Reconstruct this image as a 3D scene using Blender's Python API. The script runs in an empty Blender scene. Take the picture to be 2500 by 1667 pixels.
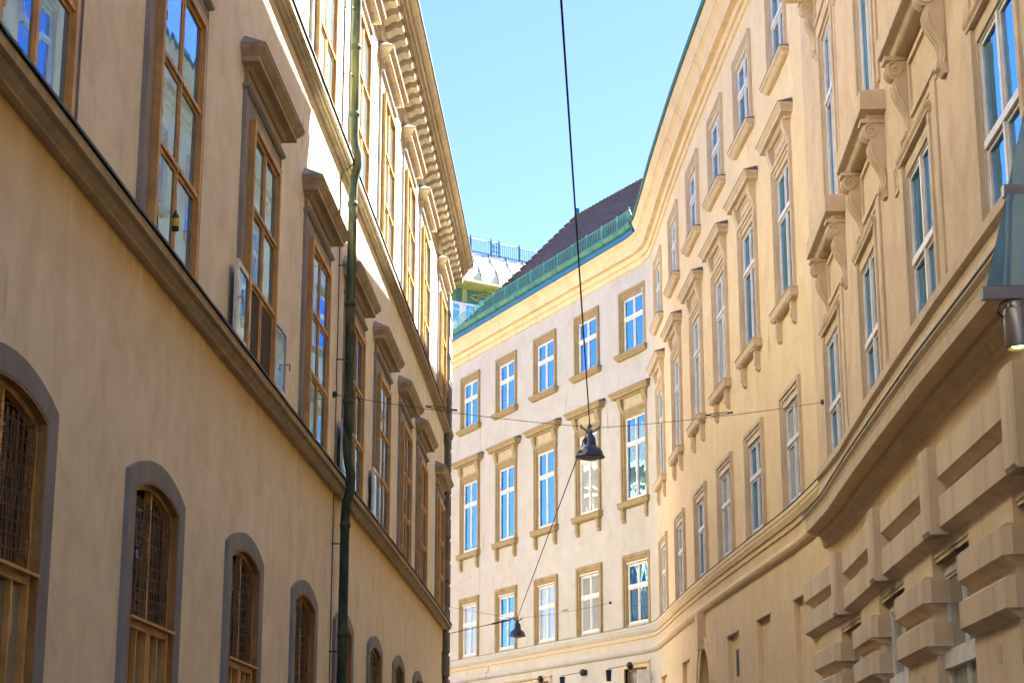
import bpy, math, random
import numpy as np
from mathutils import Matrix, Vector
random.seed(7)
S = bpy.context.scene
COL = S.collection
R = math.radians
Z0 = 1.6            # eye height: all heights below are written relative to it

# ------------------------------------------------------------------ camera
cam = bpy.data.cameras.new("Camera"); co = bpy.data.objects.new("Camera", cam); COL.objects.link(co)
PITCH = math.atan((1983 - 833.5) / 4486.0)
co.location = (0, 0, Z0); co.rotation_euler = (math.pi / 2 + PITCH, 0, 0)
cam.sensor_width = 36.0; cam.lens = 4486.0 / 2500 * 36; cam.clip_start = .05; cam.clip_end = 3000
cam.dof.use_dof = True; cam.dof.focus_distance = 45; cam.dof.aperture_fstop = 11
S.camera = co
# ------------------------------------------------------------------ sky + sun
SUN = Vector((9.2, 8.7, 12.0)).normalized()
elev = math.asin(SUN.z); azim = math.atan2(SUN.x, SUN.y)
W = bpy.data.worlds.new("World"); S.world = W; W.use_nodes = True
nt = W.node_tree; bg = nt.nodes['Background']
sky = nt.nodes.new('ShaderNodeTexSky'); sky.sky_type = 'NISHITA'; sky.sun_disc = False
sky.sun_elevation = elev; sky.sun_rotation = azim; sky.air_density = 1.0; sky.dust_density = .1; sky.ozone_density = 2.5
tint = nt.nodes.new('ShaderNodeMix'); tint.data_type = 'RGBA'; tint.blend_type = 'MULTIPLY'; tint.inputs[0].default_value = 1; tint.inputs[7].default_value = (.47, .51, .74, 1)
nt.links.new(sky.outputs[0], tint.inputs[6]); nt.links.new(tint.outputs[2], bg.inputs[0]); bg.inputs[1].default_value = .05
sl = bpy.data.lights.new("Sun", 'SUN'); so = bpy.data.objects.new("Sun", sl); COL.objects.link(so)
sl.energy = 5.0; sl.angle = R(.5); sl.color = (1, .95, .82)
so.rotation_euler = SUN.to_track_quat('Z', 'Y').to_euler(); so.location = (0, 0, 60)
S.view_settings.view_transform = 'Standard'; S.view_settings.look = 'None'
S.view_settings.exposure = 3.35; S.view_settings.gamma = 1
S.cycles.max_bounces = 12; S.cycles.diffuse_bounces = 8; S.cycles.sample_clamp_indirect = 6; S.cycles.caustics_reflective = False

# ------------------------------------------------------------------ materials
def newmat(name):
    m = bpy.data.materials.new(name); m.use_nodes = True
    return m, m.node_tree, m.node_tree.nodes['Principled BSDF']
def N(nt, t, **kw):
    n = nt.nodes.new(t)
    for k, v in kw.items():
        if k in n.inputs: n.inputs[k].default_value = v
        else: setattr(n, k, v)
    return n
def mix(nt, fac, a, b):
    n = nt.nodes.new('ShaderNodeMix'); n.data_type = 'RGBA'
    for i, v in ((0, fac), (6, a), (7, b)):
        if hasattr(v, 'links') or hasattr(v, 'is_linked'): nt.links.new(v, n.inputs[i])
        elif i == 0: n.inputs[0].default_value = v
        else: n.inputs[i].default_value = (*v, 1) if len(v) == 3 else v
    return n.outputs[2]
def ramp(nt, src, a, b, ca=0., cb=1.):
    n = nt.nodes.new('ShaderNodeMapRange'); nt.links.new(src, n.inputs[0])
    n.inputs[1].default_value = a; n.inputs[2].default_value = b; n.inputs[3].default_value = ca; n.inputs[4].default_value = cb
    return n.outputs[0]
def noise(nt, scale, detail=4, rough=.55, stretch=(1, 1, 1), obj=True, dist=0.):
    tc = nt.nodes.new('ShaderNodeTexCoord'); mp = nt.nodes.new('ShaderNodeMapping'); mp.inputs['Scale'].default_value = stretch
    nt.links.new(tc.outputs['Object'], mp.inputs[0])
    n = nt.nodes.new('ShaderNodeTexNoise'); n.inputs['Scale'].default_value = scale; n.inputs['Detail'].default_value = detail
    n.inputs['Roughness'].default_value = rough; n.inputs['Distortion'].default_value = dist
    nt.links.new(mp.outputs[0], n.inputs[0]); return n.outputs[0]
def bump(nt, b, h, strength, dist=.02):
    n = nt.nodes.new('ShaderNodeBump'); n.inputs['Strength'].default_value = strength; n.inputs['Distance'].default_value = dist
    nt.links.new(h, n.inputs['Height']); nt.links.new(n.outputs[0], b.inputs['Normal'])
def zband(nt, lo, hi):
    """1 near height hi, 0 below lo (world/object z)"""
    tc = nt.nodes.new('ShaderNodeTexCoord'); sp = nt.nodes.new('ShaderNodeSeparateXYZ'); nt.links.new(tc.outputs['Object'], sp.inputs[0])
    return ramp(nt, sp.outputs[2], lo, hi)
def mul(nt, a, b):
    n = nt.nodes.new('ShaderNodeMath'); n.operation = 'MULTIPLY'
    for i, v in enumerate((a, b)):
        if hasattr(v, 'links') or hasattr(v, 'is_linked'): nt.links.new(v, n.inputs[i])
        else: n.inputs[i].default_value = v
    return n.outputs[0]
def plaster(name, base, dark, light, stains=(), rough=.9, far=None, dirt=.5):
    m, t, b = newmat(name)
    big = noise(t, .35, 5, .6); mid = noise(t, 1.6, 6, .65, dist=.6); streak = noise(t, 2.2, 5, .6, (1, 1, .16))
    c = mix(t, ramp(t, big, .3, .7), base, light)
    c = mix(t, mul(t, ramp(t, mid, .42, .68), .8), c, dark)
    c = mix(t, mul(t, ramp(t, streak, .5, .75), .5), c, dark)
    dash = noise(t, 3.2, 3, .5, (1, 1, .10)); gate = noise(t, .9, 3, .6)
    c = mix(t, mul(t, mul(t, ramp(t, dash, .66, .74), ramp(t, gate, .5, .62)), dirt), c, tuple(x * .35 for x in dark))
    patch = noise(t, .55, 2, .4, dist=1.2)
    c = mix(t, mul(t, ramp(t, patch, .56, .58), .22), c, tuple(min(1, x * 1.08) for x in light))
    if far:      # blends to a greyer tone from the side facade to the end facade
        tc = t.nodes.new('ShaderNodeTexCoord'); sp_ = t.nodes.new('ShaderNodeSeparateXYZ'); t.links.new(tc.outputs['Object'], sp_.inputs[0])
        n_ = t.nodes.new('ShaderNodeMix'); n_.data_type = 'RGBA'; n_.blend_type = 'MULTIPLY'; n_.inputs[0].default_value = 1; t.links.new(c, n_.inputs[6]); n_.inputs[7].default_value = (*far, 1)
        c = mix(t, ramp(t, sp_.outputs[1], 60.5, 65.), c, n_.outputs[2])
    for (lo, hi, colr, amt) in stains:       # ochre run-off with ragged lower edge below a ledge
        z = zband(t, lo + Z0, hi + Z0); s2 = noise(t, 3.0, 6, .7, (1, 1, .25))
        f = mul(t, mul(t, z, ramp(t, s2, .2, .5)), amt)
        top = ramp(t, zband(t, hi + Z0, hi + Z0 + .02), 0, 1, 1, 0)
        c = mix(t, mul(t, f, top), c, colr)
    t.links.new(c, b.inputs['Base Color']); b.inputs['Roughness'].default_value = rough
    fine = noise(t, 5, 9, .72, (1, 1, .55)); bump(t, b, fine, .6, .04)
    return m
def stone(name, c1, c2, sc=3., rough=.85, bs=.25):
    m, t, b = newmat(name)
    n1 = noise(t, sc, 7, .65); n2 = noise(t, sc * 2, 5, .6, (1, 1, .2))
    c = mix(t, ramp(t, n1, .3, .7), c1, c2)
    c = mix(t, mul(t, ramp(t, n2, .52, .75), .45), c, tuple(x * .55 for x in c2))
    t.links.new(c, b.inputs['Base Color']); b.inputs['Roughness'].default_value = rough
    bump(t, b, noise(t, sc * 6, 6, .7), bs, .02); return m
def plain(name, c, rough=.5, metal=0., var=.12, sc=4.):
    m, t, b = newmat(name)
    n1 = noise(t, sc, 5, .6)
    cc = mix(t, ramp(t, n1, .3, .7), c, tuple(x * (1 - var * 2) for x in c))
    t.links.new(cc, b.inputs['Base Color']); b.inputs['Roughness'].default_value = rough; b.inputs['Metallic'].default_value = metal
    return m
def glass(name, base, refl=.35, tint=(.8, .92, 1.), wav=.05):
    m, t, b = newmat(name); out = t.nodes['Material Output']
    n1 = noise(t, .8, 2, .5)
    c = mix(t, ramp(t, n1, .3, .7), base, tuple(x * .75 for x in base))
    t.links.new(c, b.inputs['Base Color']); b.inputs['Roughness'].default_value = .6; b.inputs['Specular IOR Level'].default_value = 0
    g = t.nodes.new('ShaderNodeBsdfGlossy'); g.inputs['Roughness'].default_value = .015; g.inputs['Color'].default_value = (*tint, 1)
    fr = t.nodes.new('ShaderNodeFresnel'); fr.inputs['IOR'].default_value = 1.6
    f = ramp(t, fr.outputs[0], 0, 1, refl, 1)
    ms = t.nodes.new('ShaderNodeMixShader'); t.links.new(f, ms.inputs[0]); t.links.new(b.outputs[0], ms.inputs[1]); t.links.new(g.outputs[0], ms.inputs[2])
    t.links.new(ms.outputs[0], out.inputs[0])
    bn = t.nodes.new('ShaderNodeBump'); bn.inputs['Strength'].default_value = wav; bn.inputs['Distance'].default_value = .1
    t.links.new(noise(t, 1.7, 2, .4, (1.6, 1.6, .6), dist=.8), bn.inputs['Height']); t.links.new(bn.outputs[0], g.inputs['Normal']); t.links.new(bn.outputs[0], fr.inputs['Normal'])
    return m
def copper(name, a, b_, c_, sc=3., stretch=(1, 1, .35), rough=.6):
    m, t, b = newmat(name)
    n1 = noise(t, sc, 8, .7, stretch); n2 = noise(t, sc * .5, 4, .6, (1, 1, .15), dist=1.)
    c = mix(t, ramp(t, n1, .4, .6), a, b_); c = mix(t, ramp(t, n2, .52, .66), c, c_)
    t.links.new(c, b.inputs['Base Color']); b.inputs['Roughness'].default_value = rough
    bump(t, b, n1, .3, .01); return m

M = {}
M['pl_l'] = plaster('plaster_cream', (.88, .83, .66), (.73, .665, .50), (.91, .87, .72), [(4.95, 5.28, (.78, .54, .12), 1.), (4.2, 5.3, (.60, .40, .16), .5)])
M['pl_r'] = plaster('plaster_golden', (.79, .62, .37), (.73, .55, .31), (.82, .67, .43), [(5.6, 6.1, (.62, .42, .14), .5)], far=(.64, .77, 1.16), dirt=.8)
M['trim_l'] = stone('trim_left_stone', (.52, .43, .30), (.36, .29, .19))
M['grey_l'] = stone('grey_surround', (.35, .34, .33), (.26, .25, .24), 2.)
M['arch_l'] = stone('grey_arch_stone', (.30, .32, .335), (.22, .235, .25), 2.)
M['quoin'] = stone('quoin_stone', (.17, .15, .13), (.11, .10, .09), 3.)
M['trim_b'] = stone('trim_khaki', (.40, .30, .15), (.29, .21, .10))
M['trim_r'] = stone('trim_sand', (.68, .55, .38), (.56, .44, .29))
M['pl_n'] = plaster('plaster_near_shaded', (.66, .50, .33), (.54, .40, .25), (.72, .57, .40), dirt=.8)  # weaker light on the near part is put into this darker beige
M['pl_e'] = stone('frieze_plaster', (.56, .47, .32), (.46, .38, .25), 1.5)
M['corn_r'] = stone('cornice_gold', (.78, .62, .38), (.70, .54, .31), 1.2)
M['rust'] = stone('rusticated_stucco', (.76, .63, .45), (.64, .51, .35), 1.)
M['wood'] = plain('ochre_wood', (.72, .42, .12), .5, var=.2)
M['wood_d'] = plain('brown_wood', (.30, .15, .05), .6, var=.2)
M['white'] = plain('white_paint', (.82, .81, .80), .45)
M['white_l'] = plain('cream_paint', (.84, .83, .78), .4)
M['gl_l'] = glass('glass_left', (.20, .29, .42), .42, (.42, .68, 1.), .006)
M['gl_t'] = glass('glass_left_top', (.34, .38, .40), .5, (.7, .86, 1.), .006)
M['gl_r'] = glass('glass_right', (.03, .07, .12), .78, (.30, .66, 1.), .05)
M['gl_c'] = glass('glass_curtain_reflection', (.50, .49, .47), .34, (.6, .82, 1.), .03)  # pale base stands for curtains, and for bright reflections on the end facade
M['gl_k'] = glass('glass_lower', (.26, .27, .25), .30, (.9, .95, 1.), .2)
M['gl_dark'] = glass('glass_dark', (.07, .048, .03), .03, wav=.02)
M['flash'] = copper('copper_flashing', (.02, .05, .05), (.05, .045, .03), (.03, .12, .10))
M['pipe'] = copper('verdigris_pipe', (.02, .03, .026), (.05, .09, .065), (.17, .16, .05), 5.5, rough=.9)
M['gutter'] = copper('verdigris_gutter', (.04, .22, .17), (.10, .26, .17), (.03, .15, .15), 2., (1, 1, 1))
M['teal'] = plain('teal_rail_paint', (.07, .42, .36), .5)
M['teal_d'] = plain('dull_teal_iron', (.03, .14, .16), .6)
M['blue'] = plain('blue_sheet_metal', (.02, .17, .33), .35)
M['gedge'] = plain('green_eave_edge', (.03, .14, .07), .6)
M['black'] = plain('black_iron', (.02, .02, .022), .45)
M['cable'] = plain('black_cable', (.015, .015, .015), .6)
M['steel'] = plain('grey_steel', (.32, .32, .32), .35, .7)
M['lampm'] = plain('dark_enamel', (.02, .045, .10), .28)
M['spot'] = plain('brushed_aluminium', (.36, .34, .32), .38, .8)
M['bulbglass'] = plain('milky_glass', (.6, .6, .58), .15)
M['yellow'] = plain('yellow_plastic', (.8, .6, .02), .4)
M['brown'] = stone('unlit_room_dark', (.06, .045, .03), (.03, .022, .015))
M['ochre'] = stone('ochre_reveal', (.45, .28, .10), (.25, .14, .05), 5.)
M['grime'] = stone('brown_grime', (.30, .20, .10), (.14, .09, .05), 9.)
M['net'] = plain('wire_net', (.26, .18, .11), .6)
M['plaque'] = stone('dark_plaque', (.06, .06, .06), (.09, .085, .08), 6)
M['canopy'] = glass('blue_canopy_glass', (.09, .26, .38), .12, (.7, .9, 1.), .01)
def roofmat():
    m, t, b = newmat('brown_roof_tiles')
    n1 = noise(t, 2.4, 6, .8, (1, 1, 2.5)); n2 = noise(t, 7, 4, .8, (1, 1, 3))
    c = mix(t, ramp(t, n1, .35, .65), (.04, .03, .025), (.20, .125, .095)); c = mix(t, mul(t, ramp(t, n2, .5, .7), .45), c, (.07, .075, .09))
    t.links.new(c, b.inputs['Base Color']); b.inputs['Roughness'].default_value = .75
    bump(t, b, n2, 1., .12); return m
M['tiles'] = roofmat()
def paleroof():
    m, t, b = newmat('pale_sheet_metal_roof')
    z = zband(t, 33.9 + Z0, 32.7 + Z0); n = noise(t, 1.2, 5, .6)
    c = mix(t, mul(t, z, ramp(t, n, .35, .6)), (.66, .66, .58), (.52, .52, .12))
    t.links.new(c, b.inputs['Base Color']); b.inputs['Roughness'].default_value = .5; return m
M['paleroof'] = paleroof()
M['lime'] = copper('lime_copper', (.26, .29, .06), (.34, .32, .08), (.10, .20, .08), 3., (1, 1, 1))
M['relief'] = copper('green_relief', (.03, .12, .08), (.05, .17, .11), (.12, .20, .08), 3., (1, 1, 1))
def cobble():
    m, t, b = newmat('street_cobbles')
    v = t.nodes.new('ShaderNodeTexVoronoi'); v.inputs['Scale'].default_value = 8
    tc = t.nodes.new('ShaderNodeTexCoord'); t.links.new(tc.outputs['Object'], v.inputs[0])
    c = mix(t, ramp(t, v.outputs[0], .0, .5), (.16, .15, .14), (.1, .09, .085)); t.links.new(c, b.inputs['Base Color'])
    bump(t, b, v.outputs[0], .5, .02); return m
M['cobble'] = cobble()
def lit(name, c, e):
    m, t, b = newmat(name); b.inputs['Base Color'].default_value = (*c, 1); b.inputs['Emission Color'].default_value = (*c, 1); b.inputs['Emission Strength'].default_value = e; return m
M['lens'] = lit('lit_lens', (1, .75, .12), 9)

# ------------------------------------------------------------------ facade paths
class Fac:
    def __init__(s, pts, shift=0.):
        s.p = np.array(pts, float); d = np.linalg.norm(np.diff(s.p, axis=0), axis=1)
        s.L = np.concatenate([[0], np.cumsum(d)]) + shift
        n = []
        for i in range(len(s.p)):
            a = s.p[max(i - 1, 0)]; b = s.p[min(i + 1, len(s.p) - 1)]; t = (b - a) / np.linalg.norm(b - a); n.append((t[1], -t[0]))
        s.n = np.array(n)            # outward = to the right of the walking direction = street side
    def at(s, u):
        p = np.array([np.interp(u, s.L, s.p[:, k]) for k in (0, 1)]); n = np.array([np.interp(u, s.L, s.n[:, k]) for k in (0, 1)])
        return p, n / np.linalg.norm(n)
    def P(s, u, d, z):
        p, n = s.at(u); return (p[0] + d * n[0], p[1] + d * n[1], z + Z0)
    def M(s, u, z, d=0.):
        p, n = s.at(u); q = p + d * n
        return Matrix.Translation((q[0], q[1], z + Z0)) @ Matrix.Rotation(math.atan2(n[0], -n[1]), 4, 'Z')
    def samples(s, a, b, step=None):
        u = [a] + [x for x in s.L if a + 1e-3 < x < b - 1e-3] + [b]
        if step:
            o = []
            for x, y in zip(u[:-1], u[1:]):
                k = max(1, int((y - x) / step)); o += [x + (y - x) * i / k for i in range(k)]
            u = o + [b]
        return u
def left_path():
    c = [-4.33989924e-06, 3.20852888e-04, 3.83768890e-02, -4.21276134]
    ys = list(np.linspace(6, 54.6, 90)) + [55.3, 55.9]
    P = np.array([(np.polyval(c, y), y) for y in ys]); t = np.gradient(P, axis=0); t /= np.linalg.norm(t, axis=1)[:, None]
    P = P + .2 * np.stack([-t[:, 1], t[:, 0]], 1)
    a = P[0] + (P[0] - P[1]) / np.linalg.norm(P[0] - P[1]) * 20
    return Fac(np.vstack([[a], P]), -20.)
def right_path():
    C = np.array([5.03, 64.4]); a = C + 1.1 * np.array([-.411, .912]); b = C + 1.1 * np.array([.02, -1.])
    cor = [tuple((1 - t) ** 2 * a + 2 * t * (1 - t) * C + t * t * b) for t in (0, .2, .4, .6, .8, 1)]
    return Fac([(-7.64, 92.5)] + cor + [(5.13, 60.5), (5.2, 57.5), (5.3, 54.6), (5.42, 51.6), (5.56, 48.8), (5.7, 46.2), (5.85, 43.5), (5.97, 41.5), (6.08, 39.5), (6.13, 37.6), (6.15, 36.), (6.15, 34.6), (6.10, 32.5), (5.98, 30.5), (5.87, 28.5), (5.75, 26.), (5.6, 22.5), (5.5, 19.), (5.4, 16.), (5.3, 13), (5.0, 3), (4.7, -12)])
FL = left_path(); FR = right_path()
SL0, SL1 = -19.9, FL.L[-1]
SR1 = FR.L[-1]

# ------------------------------------------------------------------ mesh helpers
class MB:
    def __init__(s): s.v = []; s.f = []
    def add(s, v, f):
        o = len(s.v); s.v += [tuple(x) for x in v]; s.f += [tuple(i + o for i in q) for q in f]; return s
    # local facade frame: x along the wall, d outward (y = -d), z up
    def box(s, x0, x1, d0, d1, z0, z1):
        v = [(x, -d, z) for z in (z0, z1) for d in (d1, d0) for x in (x0, x1)]
        return s.add(v, [(0, 2, 3, 1), (4, 5, 7, 6), (0, 1, 5, 4), (2, 6, 7, 3), (0, 4, 6, 2), (1, 3, 7, 5)])
    def bbox(s, x0, x1, d0, d1, z0, z1, c=.02):
        """box whose front edges are chamfered"""
        return s.tierx([(x0, x1, z0, z1, d0), (x0, x1, z0, z1, d1 - c), (x0 + c, x1 - c, z0 + c, z1 - c, d1)])
    def tierx(s, secs):
        """loft of rectangles in the wall plane going outward"""
        v = []; f = []
        for (x0, x1, z0, z1, d) in secs: v += [(x0, -d, z0), (x1, -d, z0), (x1, -d, z1), (x0, -d, z1)]
        n = len(secs)
        for i in range(n - 1):
            for k in range(4): a = i * 4 + k; b = i * 4 + (k + 1) % 4; f.append((a, b, b + 4, a + 4))
        f.append((3, 2, 1, 0)); f.append(tuple((n - 1) * 4 + k for k in range(4)))
        return s.add(v, f)
    def tier(s, secs):
        """mitred moulding: stacked rectangles (half width, depth, z)"""
        v = []; f = []
        for (h, d, z) in secs: v += [(-h, 0.0, z), (-h, -d, z), (h, -d, z), (h, 0.0, z)]
        n = len(secs)
        for i in range(n - 1):
            for k in range(4): a = i * 4 + k; b = i * 4 + (k + 1) % 4; f.append((a, b, b + 4, a + 4))
        f.append((0, 1, 2, 3)[::-1]); f.append(tuple((n - 1) * 4 + k for k in range(4)))
        return s.add(v, f)
    def ring(s, x0, x1, z0, z1, w, d0, d1, wb=None):
        wb = w if wb is None else wb
        s.box(x0, x0 + w, d0, d1, z0, z1); s.box(x1 - w, x1, d0, d1, z0, z1)
        s.box(x0 + w, x1 - w, d0, d1, z1 - w, z1)
        if wb: s.box(x0 + w, x1 - w, d0, d1, z0, z0 + wb)
        return s
    def extr(s, prof, x0, x1):
        """closed profile of (d,z) extruded along x"""
        n = len(prof); v = [(x, -d, z) for x in (x0, x1) for d, z in prof]
        f = [(i, (i + 1) % n, n + (i + 1) % n, n + i) for i in range(n)] + [tuple(range(n))[::-1], tuple(range(n, 2 * n))]
        return s.add(v, f)
    def plate(s, pts, d0, d1):
        """closed outline of (x,z) in the wall plane, thickened d0..d1"""
        n = len(pts); v = [(x, -d, z) for d in (d0, d1) for x, z in pts]
        f = [(i, (i + 1) % n, n + (i + 1) % n, n + i) for i in range(n)] + [tuple(range(n))[::-1], tuple(range(n, 2 * n))]
        return s.add(v, f)
    def band(s, outer, inner, d0, d1):
        """open strip between two polylines of (x,z), thickened"""
        n = len(outer); v = [(x, -d, z) for d in (d0, d1) for P in (outer, inner) for x, z in P]
        f = []
        for i in range(n - 1):
            a, b, c, e = i, n + i, 2 * n + i, 3 * n + i
            f += [(c, c + 1, e + 1, e), (a, b, b + 1, a + 1), (a, a + 1, c + 1, c), (b, e, e + 1, b + 1)]
        f += [(0, 2 * n, 3 * n, n), (n - 1, 2 * n - 1, 4 * n - 1, 3 * n - 1)]
        return s.add(v, f)
    def tube(s, pts, r, seg=8, cap=True):
        pts = [Vector(p) for p in pts]; v = []; f = []; n = len(pts)
        rr = r if isinstance(r, (list, tuple)) else [r] * n
        up = None
        for i, p in enumerate(pts):
            t = (pts[min(i + 1, n - 1)] - pts[max(i - 1, 0)]).normalized()
            if up is None: up = Vector((0, 0, 1)) if abs(t.z) < .9 else Vector((1, 0, 0))
            a = t.cross(up).normalized(); b = a.cross(t).normalized(); up = b
            v += [p + (a * math.cos(2 * math.pi * k / seg) + b * math.sin(2 * math.pi * k / seg)) * rr[i] for k in range(seg)]
        for i in range(n - 1):
            for k in range(seg): f.append((i * seg + k, i * seg + (k + 1) % seg, (i + 1) * seg + (k + 1) % seg, (i + 1) * seg + k))
        if cap: f += [tuple(range(seg))[::-1], tuple((n - 1) * seg + k for k in range(seg))]
        return s.add(v, f)
    def lathe(s, prof, seg=32, o=(0, 0, 0)):
        v = []; f = []
        for r, z in prof: v += [(o[0] + r * math.cos(2 * math.pi * k / seg), o[1] + r * math.sin(2 * math.pi * k / seg), o[2] + z) for k in range(seg)]
        for i in range(len(prof) - 1):
            for k in range(seg): f.append((i * seg + k, i * seg + (k + 1) % seg, (i + 1) * seg + (k + 1) % seg, (i + 1) * seg + k))
        return s.add(v, f)
    def sweep(s, F, prof, a, b, step=None, closed=False, caps=True):
        us = F.samples(a, b, step); n = len(prof); v = []; f = []
        for u in us: v += [F.P(u, d, z) for d, z in prof]
        m = n if closed else n - 1
        for i in range(len(us) - 1):
            for k in range(m): p = i * n + k; q = i * n + (k + 1) % n; f.append((p, q, q + n, p + n))
        if caps: f += [tuple(range(n))[::-1], tuple((len(us) - 1) * n + k for k in range(n))]
        return s.add(v, f)
    def mesh(s, name, mat, smooth=False):
        me = bpy.data.meshes.new(name); me.from_pydata(s.v, [], s.f); me.materials.append(M[mat] if isinstance(mat, str) else mat)
        me.validate(); me.update()
        import bmesh
        bm = bmesh.new(); bm.from_mesh(me); bmesh.ops.recalc_face_normals(bm, faces=bm.faces); bm.to_mesh(me); bm.free()
        if smooth:
            for p in me.polygons: p.use_smooth = True
        return me
def obj(name, me, parent=None, mw=None, label=None):
    o = bpy.data.objects.new(name, me); COL.objects.link(o)
    if parent: o.parent = parent
    if mw is not None: o.matrix_local = mw
    if label: o['label'] = label
    return o
def thing(name, label, cat, loc=(0, 0, 0), group=None):
    o = bpy.data.objects.new(name, None); COL.objects.link(o); o.location = loc; o['label'] = label; o['category'] = cat
    o.empty_display_size = .3
    if group: o['group'] = group
    return o
def tag(o, label, cat, group=None):
    o['label'] = label; o['category'] = cat
    if group: o['group'] = group
    return o
def wall_mesh(F, a, b, z0, z1, holes, d=0., zs=()):
    us = set(F.samples(a, b)); zz = {z0, z1} | set(zs)
    for (x0, x1, h0, h1) in holes: us |= {x0, x1}; zz |= {h0, h1}
    us = sorted(u for u in us if a <= u <= b); zz = sorted(z for z in zz if z0 <= z <= z1)
    mb = MB(); idx = {}
    def vi(i, j):
        if (i, j) not in idx: idx[(i, j)] = len(mb.v); mb.v.append(F.P(us[i], d, zz[j]))
        return idx[(i, j)]
    for i in range(len(us) - 1):
        for j in range(len(zz) - 1):
            cu = (us[i] + us[i + 1]) / 2; cz = (zz[j] + zz[j + 1]) / 2
            if any(x0 < cu < x1 and h0 < cz < h1 for x0, x1, h0, h1 in holes): continue
            mb.f.append((vi(i, j), vi(i + 1, j), vi(i + 1, j + 1), vi(i, j + 1)))
    return mb

# placing a window = surround mesh (part) + children (sub-parts); copies share the meshes
prnd = random.Random(11)
def place(root, F, s, z, proto, d=0., label=None, name='window', pane=None):
    top = obj(name, proto['surround'], root, F.M(s, z, d), label)
    for nm, me, mw in proto['kids']:
        if nm == 'pane':        # every window hangs a little differently in its frame
            mw = mw @ Matrix.Rotation(R(prnd.uniform(-.35, .35)), 4, 'Z') @ Matrix.Rotation(R(prnd.uniform(-.2, .2)), 4, 'X')
            if pane:
                k_ = me.name + pane
                if k_ not in bpy.data.meshes: m_ = me.copy(); m_.name = k_; m_.materials[0] = M[pane]
                me = bpy.data.meshes[k_]
        obj(nm, me, top, mw)
    return top
I4 = Matrix.Identity(4)

# ================================================================== GROUND
g = MB(); g.add([(-400, -300, 0), (400, -300, 0), (400, 600, 0), (-400, 600, 0)], [(0, 1, 2, 3)])
go = obj('ground', g.mesh('ground', 'cobble')); go['kind'] = 'structure'

# ================================================================== LEFT BUILDING
LB = thing('palace_building', 'long cream palace on the left with ochre window frames, dark drainpipe and bracketed cornice', 'building', (0, 0, 0))
LW = [7.5, 12.4, 17.4, 22.4, 27.05, 31.6, 36.4, 40.8, 46.95]
LA = [7.65, 12.45, 17.25, 22.1, 26.5, 31.2, 35.8, 40.5, 45.4, 50.5]
LWm = [2.5, -2.4, -7.3]
holes = [(c - .93, c + .93, -1.0, 3.23) for c in LA + [2.8, -2.2]]
mb = wall_mesh(FL, SL0, SL1, -Z0, 16.3, holes)
# the end wall, the back and the deck that closes the volume
e0 = FL.P(SL1, 0, -Z0); e1 = FL.P(SL1, -16, -Z0); b1 = FL.P(SL0, -16, -Z0); b0 = FL.P(SL0, 0, -Z0)
def quadwall(mb, a, b, z0, z1): mb.add([(a[0], a[1], z0 + Z0), (b[0], b[1], z0 + Z0), (b[0], b[1], z1 + Z0), (a[0], a[1], z1 + Z0)], [(0, 1, 2, 3)])
quadwall(mb, e0, e1, -Z0, 16.3); quadwall(mb, e1, b1, -Z0, 16.3); quadwall(mb, b1, b0, -Z0, 16.3)
obj('wall', mb.mesh('left_wall', 'pl_l'), LB)
rf = MB(); rf.sweep(FL, [(.72, 16.74), (-7, 19.0), (-15, 16.4), (-15, 16.2), (.3, 16.42)], SL0, SL1 + .0, closed=True)
obj('roof', rf.mesh('left_roof', 'tiles'), LB)
# lower and upper string courses
def string_l(zt, h, name):
    mb = MB(); mb.sweep(FL, [(0, zt + .05), (.2, zt - .02), (.2, zt - .115), (.145, zt - .12), (.14, zt - .15), (.09, zt - h + .035), (.085, zt - h + .01), (.04, zt - h), (0, zt - h)], SL0, SL1, .9, closed=True)
    o = obj('string_course', mb.mesh(name, 'trim_l'), LB)
    f = MB(); rnd = random.Random(3)
    us = FL.samples(SL0, SL1, .55); v = []; q = []
    for u in us:
        j = rnd.uniform(-.006, .008)
        v += [FL.P(u, 0, zt + .075), FL.P(u, .225, zt + .012 + j), FL.P(u, .228, zt - .018 + j), FL.P(u, .0, zt + .055)]
    for i in range(len(us) - 1):
        for k in range(3): q.append((i * 4 + k, i * 4 + k + 1, i * 4 + k + 5, i * 4 + k + 4))
    f.add(v, q); obj('flashing', f.mesh(name + '_flashing', 'flash'), o)
string_l(5.5, .235, 'ledge_low'); string_l(11.3, .17, 'ledge_high')
# main cornice
mb = MB(); mb.sweep(FL, [(0, 15.8), (.05, 15.8), (.05, 15.86), (.03, 15.88), (.03, 16.0), (.08, 16.03), (.1, 16.12), (.1, 16.4), (.50, 16.4), (.50, 16.46), (.55, 16.46), (.555, 16.50), (.575, 16.53), (.565, 16.56), (.63, 16.565), (.635, 16.61), (.66, 16.66), (.72, 16.69), (.73, 16.70), (.79, 16.705), (.79, 16.77), (0, 16.85)], SL0, SL1 + .3, closed=True)
obj('cornice', mb.mesh('left_cornice', 'trim_l'), LB)
mb = MB(); mb.sweep(FL, [(.77, 16.74), (.815, 16.74), (.82, 16.80), (.3, 16.88)], SL0, SL1 + .3, .8, closed=True)
obj('eaves_flashing', mb.mesh('left_eaves', 'flash'), LB)
prof = [(0, 0)]
for i in range(13):      # S-shaped modillion, scroll at the tip
    t = i / 12; prof.append((.08 + .26 * t, -.0 + .04 * math.sin(t * math.pi) * (1) - .02 * t))
prof = [(0, 0), (0, -.29), (.05, -.30), (.12, -.27), (.19, -.215), (.25, -.195), (.31, -.205), (.35, -.19), (.375, -.15), (.375, -.1), (.35, -.05), (.36, -.03), (.36, 0)]
mm = MB().extr(prof, -.17, .17).mesh('modillion', 'trim_l')
k = 0
u = 27.2
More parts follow.
